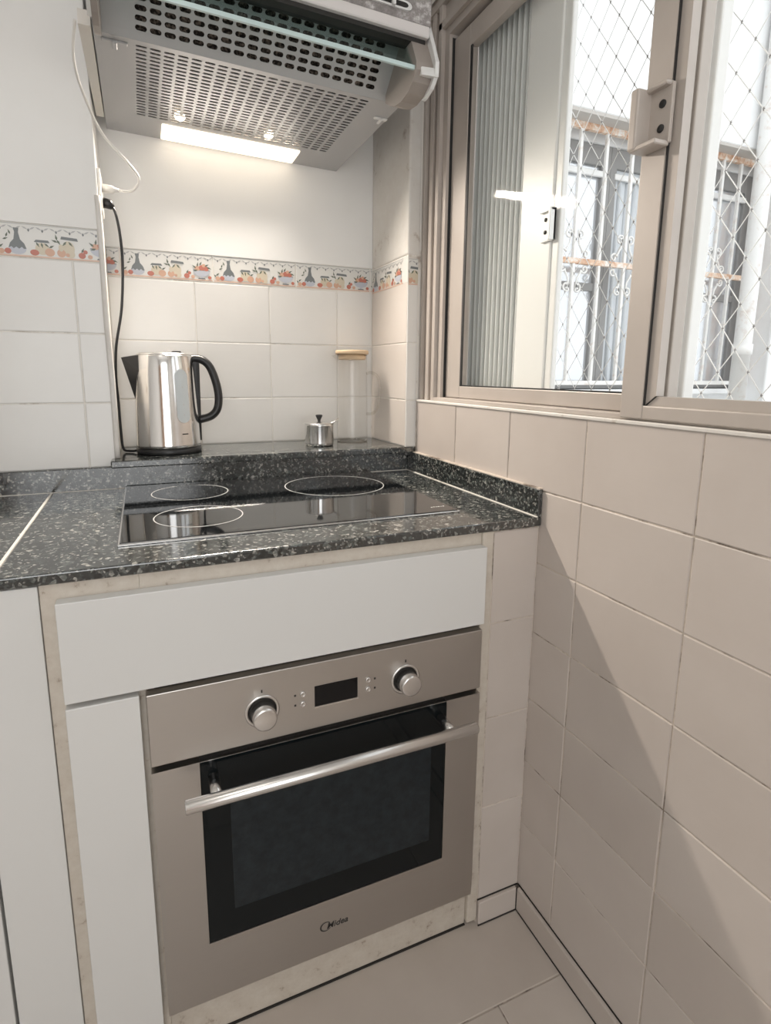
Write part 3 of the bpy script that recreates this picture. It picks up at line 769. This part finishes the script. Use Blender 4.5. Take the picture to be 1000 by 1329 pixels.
# ================================================================== RANGE HOOD
HX0, HX1, HZ0 = -.7475, -.1475, 1.765
hood = empty('range_hood', (-.4475, YR, HZ0)); tag(hood, 'grey slotted range hood with lit lamp and glass visor above the cooktop', 'range hood')
YBK = .36; YTOP, ZTOP = .262, 1.862
prof = [(YR - .0015, HZ0 + .010), (YBK + .004, HZ0 + .010), (YTOP + .012, ZTOP + .006), (.262, ZTOP + .02), (.262, 2.02), (YR - .0015, 2.02)]
part('body', MB().prism(prof, 'x', HX0 + .004, HX1 - .004), FILT, hood)
for x0, x1 in ((HX0, HX0 + .004), (HX1 - .004, HX1)):
    b = MB(); b.prism([(YR - .0015, HZ0), (YBK, HZ0), (YTOP, ZTOP), (.245, ZTOP + .02), (.245, 2.02), (YR - .0015, 2.02)], 'x', x0, x1)
    part('side_plate', b, HOODM, hood)
def slot_panel(o, U, V, nu, nv, u0, u1, v0, v1, W, H, sw, sh, stagger, name):
    """panel of W x H in the frame o,U,V with nu x nv rounded slots inside u0..u1, v0..v1"""
    b = MB(); Nn = U.cross(V).normalized()
    P3 = lambda u, v: o + U * u + V * v
    cu, cv = (u1 - u0) / nu, (v1 - v0) / nv
    def quad(a, b_, c, d):
        b.poly([P3(*a), P3(*b_), P3(*c), P3(*d)])
    quad((0, 0), (W, 0), (W, v0), (0, v0)); quad((0, v1), (W, v1), (W, H), (0, H))
    quad((0, v0), (u0, v0), (u0, v1), (0, v1)); quad((u1, v0), (W, v0), (W, v1), (u1, v1))
    for i in range(nu):
        for j in range(nv):
            a, c = u0 + cu * i, v0 + cv * j
            mu, mv = a + cu / 2, c + cv / 2
            hw, hh = cu * sw / 2, cv * sh / 2; r = min(hh, hw)
            hole = []
            for k, (sx, sy) in enumerate(((1, 1), (-1, 1), (-1, -1), (1, -1))):
                base = k * PI / 2
                for q in range(4):
                    an = base + q * PI / 6
                    hole.append((mu + sx * (hw - r) + r * math.cos(an), mv + sy * (hh - r) + r * math.sin(an)))
            rect = [(a + cu, c + cv), (a, c + cv), (a, c), (a + cu, c)]
            hv = [b.bm.verts.new(P3(*p)) for p in hole]; rv = [b.bm.verts.new(P3(*p)) for p in rect]
            for k in range(4):
                for q in range(3): b._f([rv[k], hv[4 * k + q + 1], hv[4 * k + q]])
                nk = (k + 1) % 4
                b._f([rv[k], rv[nk], hv[4 * nk], hv[4 * k + 3]])
    bmesh.ops.remove_doubles(b.bm, verts=b.bm.verts[:], dist=1e-6)
    ob = part(name, b, HOODM, hood)
    md = ob.modifiers.new('thickness', 'SOLIDIFY'); md.thickness = .0014; md.offset = 0
    return ob
Wd = HX1 - HX0
slot_panel(Vector((HX0, YBK, HZ0)), Vector((1, 0, 0)), Vector((0, 1, 0)), 19, 22, .066, .534, .012, .325, Wd, YR - YBK - .002, .80, .52, 0, 'rear_grille')
sl = Vector((0, YTOP - YBK, ZTOP - HZ0)); SLN = sl.length
slot_panel(Vector((HX0, YBK, HZ0)), Vector((1, 0, 0)), sl.normalized(), 19, 8, .066, .534, .012, SLN - .006, Wd, SLN, .80, .58, 0, 'front_grille')
part('lamp_diffuser', MB().box(-.623, -.280, .704, .792, HZ0 - .006, HZ0 + .001, .003, 2), GLOW, hood)
for x in (-.585, -.375):
    part('bulb', MB().lathe([(0, -.011), (.010, -.006), (.013, 0), (.010, .007), (0, .009)], (x, .655, HZ0 + .004), 16), BULB, hood)
hl = area_light('hood_lamp_light', (-.4515, .748, HZ0 - .012), (math.radians(-40), 0, 0), .33, .045, 8.0, (1.0, .90, .79)); hl.data.spread = math.radians(117)
hood.rotation_euler = (0, .030, 0)          # hangs slightly out of level
# latches
for x, y, w in ((-.714, .381, .022), (-.163, .437, .016)):
    part('latch', MB().box(x - w, x + w, y - .005, y + .005, HZ0 - .004, HZ0, .0015, 1).box(x - w * .2, x + w * .2, y - .008, y + .016, HZ0 - .008, HZ0 - .003, .0015, 1), HOODM if x < -.4 else HOODW, hood)
# glass visor and its end caps
V0, V1 = Vector((0, .214, 1.763)), Vector((0, .262, 1.834))
def vis(x0, x1, t=.004):
    n = Vector((0, V1.z - V0.z, -(V1.y - V0.y))).normalized() * t
    return [(x, *(q.yz)) for x in (x0, x1) for q in (V0, V1, V0 + n, V1 + n)]
b = MB(); b.hull(vis(HX0 + .018, HX1 - .018)); part('visor_glass', b, VISOR, hood)
part('visor_edge', MB().hull([(x, y, z) for x in (HX0 + .018, HX1 - .018) for y, z in ((.212, 1.760), (.217, 1.760), (.2155, 1.7665), (.2105, 1.7665))]), mat('pale_teal_glass_edge', (.50, .62, .62), .2), hood)
capp = [(.352, 1.757), (.352, 1.772), (.275, 1.85), (.250, 1.85), (.206, 1.772), (.205, 1.758), (.218, 1.742), (.240, 1.731), (.270, 1.727), (.300, 1.731), (.330, 1.743)]
for x0, x1, xe in ((HX1 - .040, HX1 - .004, HX1), (HX0 + .004, HX0 + .014, HX0)):
    part('end_cap', MB().prism(capp, 'x', x0, x1), HOODG, hood)
    xa, xb = (x1, xe + .004) if xe == HX1 else (xe - .002, x0)
    part('cap_rim', MB().prism([(.275, 1.86), (.240, 1.86), (.196, 1.775), (.196, 1.752), (.214, 1.735), (.240, 1.728), (.25, 1.728), (.25, 1.80)], 'x', xa, xb), HOODW, hood)
part('cap_bracket', MB().hull([(HX1 - .030, .200, 1.748), (HX1 + .003, .194, 1.748), (HX1 - .030, .206, 1.765), (HX1 + .003, .199, 1.765), (HX1 - .03, .21, 1.75), (HX1, .21, 1.75)]), HOODW, hood)
# front panel with pale strip and slide switch
part('front_strip', MB().box(HX0, HX1 - .006, .222, .262, 1.826, 1.846, .002, 1), STRIP, hood)
part('strip_gap', MB().box(HX0, HX1 - .010, .232, .262, 1.818, 1.826), DARK, hood)
part('front_panel', MB().box(HX0, HX1 - .002, .226, .262, 1.846, 2.02, .002, 1), STICK, hood)
sw = part('switch_slot', MB().prism(ell(-.270, 1.8695, .012, .0075, 90, 270, 8) + ell(-.205, 1.8695, .012, .0075, -90, 90, 8), 'y', .2225, .228), HOODW, hood)
part('switch_slider', MB().prism(ell(-.266, 1.8695, .008, .0042, 90, 270, 8) + ell(-.209, 1.8695, .008, .0042, -90, 90, 8), 'y', .2218, .2228), DARK, hood)
part('switch_knob', MB().box(-.236, -.229, .215, .223, 1.862, 1.877, .001, 1), HOODW, hood)
part('filler_board', MB().hull([(-.7705, .345, HZ0 - .004), (-.7505, .345, HZ0 - .004), (-.7705, .345, HZ0 + .02), (-.7505, .345, HZ0 + .02),
                               (-.7660, .725, HZ0 - .004), (-.7495, .725, HZ0 - .004), (-.7660, .725, HZ0 + .02), (-.7495, .725, HZ0 + .02)]), LAMEDGE, hood)
# hood power cord and its plug on the recess side
CORD = [(-.7745, .345, 1.775), (-.7845, .40, 1.742), (-.7795, .50, 1.727), (-.7515, .585, 1.684), (-.7060, .60, 1.640), (-.6835, .62, 1.613), (-.6990, .64, 1.591), (-.7270, .65, 1.591)]
def unroll(p):   # the cord hangs free of the tilted hood
    q = Matrix.Rotation(-.030, 3, 'Y') @ (Vector(p) - hood.location); return tuple(q + hood.location)
co = part('power_cord', MB().tube(smooth_curve([unroll(p) for p in CORD], 7), .0026, 8), WHITEP, hood)
part('plug', MB().tube([unroll(p) for p in ((-.7270, .65, 1.591), (-.738, .653, 1.592), (-.740, .653, 1.592), (-.7625, .658, 1.594))], [.0035, .0055, .0085, .0095], 10), WHITEP, co)
sk = MB().box(XL + .0012, XL + .0085, .615, .70, 1.535, 1.625, .003, 2).build('wall_socket', WHITEP)
tag(sk, 'white double wall socket on the recess side below the hood', 'socket')

# ================================================================== THINGS ON THE LEDGE
ZL = .9752
kx, ky = -.650, .677
kb = empty('power_base', (kx, ky, ZL)); tag(kb, 'black electric base under the steel kettle with its black cord', 'kettle base')
part('disc', MB().lathe([(.0, 0), (.078, 0), (.0795, .003), (.0795, .012), (.076, .0155), (.0, .0155)], (kx, ky, ZL), 48), BLACK, kb)
cp_ = [(-.7285, ky, ZL + .006), (-.745, .69, ZL + .004), (-.7605, .70, ZL + .010), (-.7635, .70, 1.03), (-.7640, .70, 1.10), (-.7650, .69, 1.165), (-.7590, .68, 1.240), (-.7405, .67, 1.330), (-.7310, .66, 1.435), (-.7330, .655, 1.503), (-.7395, .655, 1.545), (-.7480, .655, 1.558)]
ct = part('cord', MB().tube(smooth_curve(cp_, 6), .0032, 8), BLACK, kb)
part('plug', MB().tube([(-.7430, .655, 1.553), (-.7500, .655, 1.5600), (-.7636, .655, 1.5620)], [.006, .0110, .0115], 10), BLACK, ct)
kt = empty('kettle', (kx, ky, ZL + .0156)); tag(kt, 'brushed steel electric kettle with black handle and spout on the ledge', 'kettle')
KZ = ZL + .0156
part('body', MB().lathe([(0, 0), (.0765, 0), (.0785, .002), (.0780, .008), (.0770, .05), (.0745, .12), (.0715, .19), (.0692, .2265), (.0680, .2290), (.0, .2290)], (kx, ky, KZ), 64), STEEL_K, kt)
part('lid', MB().lathe([(.0655, .229), (.0655, .232), (.060, .2350), (.030, .2370), (0, .2372)], (kx, ky, KZ), 48), CHROME, kt)
part('lid_button', MB().box(kx + .018, kx + .040, ky - .012, ky + .012, KZ + .234, KZ + .2405, .002, 2), BLACK, kt)
part('spout', MB().hull([(kx - .1000, ky - .010, KZ + .2225), (kx - .1000, ky + .010, KZ + .2225), (kx - .0985, ky - .006, KZ + .2170), (kx - .0985, ky + .006, KZ + .2170),
                         (kx - .058, ky - .034, KZ + .2285), (kx - .058, ky + .034, KZ + .2285), (kx - .066, ky - .020, KZ + .2290), (kx - .066, ky + .020, KZ + .2290), (kx - .062, ky - .036, KZ + .19), (kx - .062, ky + .036, KZ + .19), (kx - .074, ky - .006, KZ + .120), (kx - .074, ky + .006, KZ + .120)]), BLACK, kt)
hp = [(kx + .062, ky - .004, KZ + .2225), (kx + .085, ky - .006, KZ + .2215), (kx + .106, ky - .008, KZ + .206), (kx + .120, ky - .009, KZ + .172), (kx + .1275, ky - .010, KZ + .130), (kx + .1235, ky - .010, KZ + .095), (kx + .107, ky - .008, KZ + .075), (kx + .078, ky - .004, KZ + .066)]
part('handle', MB().tube(smooth_curve(hp, 5), .01, 14, True, (.0105, .0135)), BLACK, kt)
b = MB(); b.hull([(kx + .066, ky - .012, KZ + .2285), (kx + .066, ky + .012, KZ + .2285), (kx + .0735, ky - .012, KZ + .2285), (kx + .0735, ky + .012, KZ + .2285), (kx + .076, ky - .010, KZ + .012), (kx + .076, ky + .010, KZ + .012), (kx + .0805, ky - .008, KZ + .012), (kx + .0805, ky + .008, KZ + .012), (kx + .083, ky - .011, KZ + .2260), (kx + .083, ky + .011, KZ + .2260)])
part('handle_spine', b, BLACK, kt)
# water gauge: bent capsule following the body, facing the room
def body_r(h):
    pr = [(.008, .0780), (.05, .0770), (.12, .0745), (.19, .0715), (.2265, .0692)]
    for (h0, r0), (h1, r1) in zip(pr, pr[1:]):
        if h0 <= h <= h1: return r0 + (r1 - r0) * (h - h0) / (h1 - h0)
    return .07
def on_body(ang, h, off): 
    r = body_r(h) + off
    return (kx + r * math.cos(ang), ky + r * math.sin(ang), KZ + h)
def capsule_patch(a_c, hw, h0, h1, off):
    b = MB(); rows = 30; prev = None; rad = hw
    for i in range(rows + 1):
        h = h0 + (h1 - h0) * .5 * (1 - math.cos(PI * i / rows))
        e = min(h - h0, h1 - h)
        w = hw if e >= rad else math.sqrt(max(rad * rad - (rad - e) ** 2, 1e-7))
        row = [b.bm.verts.new(on_body(a_c + (w * t) / .075, h, off)) for t in (-1, -.5, 0, .5, 1)]
        if prev:
            for k in range(4): b._f([prev[k], prev[k + 1], row[k + 1], row[k]], True)
        prev = row
    return b
ang = math.radians(-62)
part('gauge_rim', capsule_patch(ang, .0185, .062, .196, .0006), CHROME, kt)
part('water_gauge', capsule_patch(ang, .0170, .0635, .1945, .0009), LEVEL, kt)
for h in (.082, .107, .150):
    b = MB(); b.poly([on_body(ang - .02, h, .0012), on_body(ang + .02, h, .0012), on_body(ang + .02, h + .003, .0012), on_body(ang - .02, h + .003, .0012)])
    part('gauge_mark', b, RINGM, kt)
b = MB()
for k in range(7):
    a = ang - .10 + .030 * k
    b.poly([on_body(a, .034, .0007), on_body(a + .020, .034, .0007), on_body(a + .020, .0368, .0007), on_body(a, .0368, .0007)])
part('maker_mark', b, INK, kt)

# sugar bowl
bx_, by_ = -.248, .668
sb = empty('sugar_bowl', (bx_, by_, ZL)); tag(sb, 'small lidded steel sugar bowl with black knob on the ledge', 'bowl')
part('body', MB().lathe([(0, 0), (.0385, 0), (.0405, .003), (.0410, .010), (.0410, .058), (.0420, .0610), (.0405, .0615), (.0, .0600)], (bx_, by_, ZL), 48), STEEL_K, sb)
part('lid', MB().lathe([(.0415, .0618), (.0415, .0632), (.036, .0650), (.018, .0680), (0, .0690)], (bx_, by_, ZL), 48), CHROME, sb)
part('lid_knob', MB().lathe([(.004, .068), (.0045, .073), (.0095, .083), (.0098, .086), (.008, .0875), (0, .0880)], (bx_, by_, ZL), 24), BLACK, sb)
sp = MB().tube([(bx_ + .020, by_ - .006, ZL + .0635), (bx_ + .038, by_ - .010, ZL + .0645), (bx_ + .054, by_ - .014, ZL + .0765)], .002, 6).build('teaspoon', CHROME)
tag(sp, 'steel teaspoon handle sticking out from the sugar bowl lid', 'spoon')

# carafe
cx_, cy_ = -.126, .728
cf = empty('carafe', (cx_, cy_, ZL)); tag(cf, 'tall clear glass carafe with wooden lid in the recess corner', 'carafe')
part('glass_body', MB().lathe([(0, 0), (.044, 0), (.0465, .003), (.0465, .01), (.0445, .235), (.0440, .2585), (.0432, .2585), (.0430, .2560)], (cx_, cy_, ZL), 56), CARAFE, cf)
part('base_ring', MB().lathe([(.0462, .002), (.0450, .0), (.0400, .0005), (.0400, .004)], (cx_, cy_, ZL), 56, closed=True), thin_glass('carafe_base_glass', (.84, .82, .79), 1.5), cf)
part('spout', MB().hull([(cx_ - .042, cy_ - .018, ZL + .258), (cx_ - .042, cy_ + .018, ZL + .258), (cx_ - .061, cy_ - .006, ZL + .254), (cx_ - .061, cy_ + .006, ZL + .254), (cx_ - .042, cy_, ZL + .236)]), CARAFE, cf)
ld = part('lid', MB().lathe([(0, .259), (.0480, .259), (.0490, .261), (.0490, .268), (.0470, .2705), (0, .2705)], (cx_, cy_, ZL), 48), WOOD, cf)
part('lid_plug', MB().lathe([(0, .243), (.0400, .243), (.0412, .246), (.0412, .259)], (cx_, cy_, ZL), 40), WOOD, cf)
dv = Vector((math.cos(math.radians(-38)), math.sin(math.radians(-38)), 0))
hh = [Vector((cx_, cy_, ZL)) + dv * r + Vector((0, 0, z)) for r, z in ((.0445, .203), (.060, .206), (.078, .196), (.086, .170), (.085, .130), (.078, .100), (.064, .086), (.0455, .084))]
part('handle', MB().tube(smooth_curve(hh, 6), .0042, 10), thin_glass('carafe_handle_glass', (.93, .92, .90), 1.6), cf)
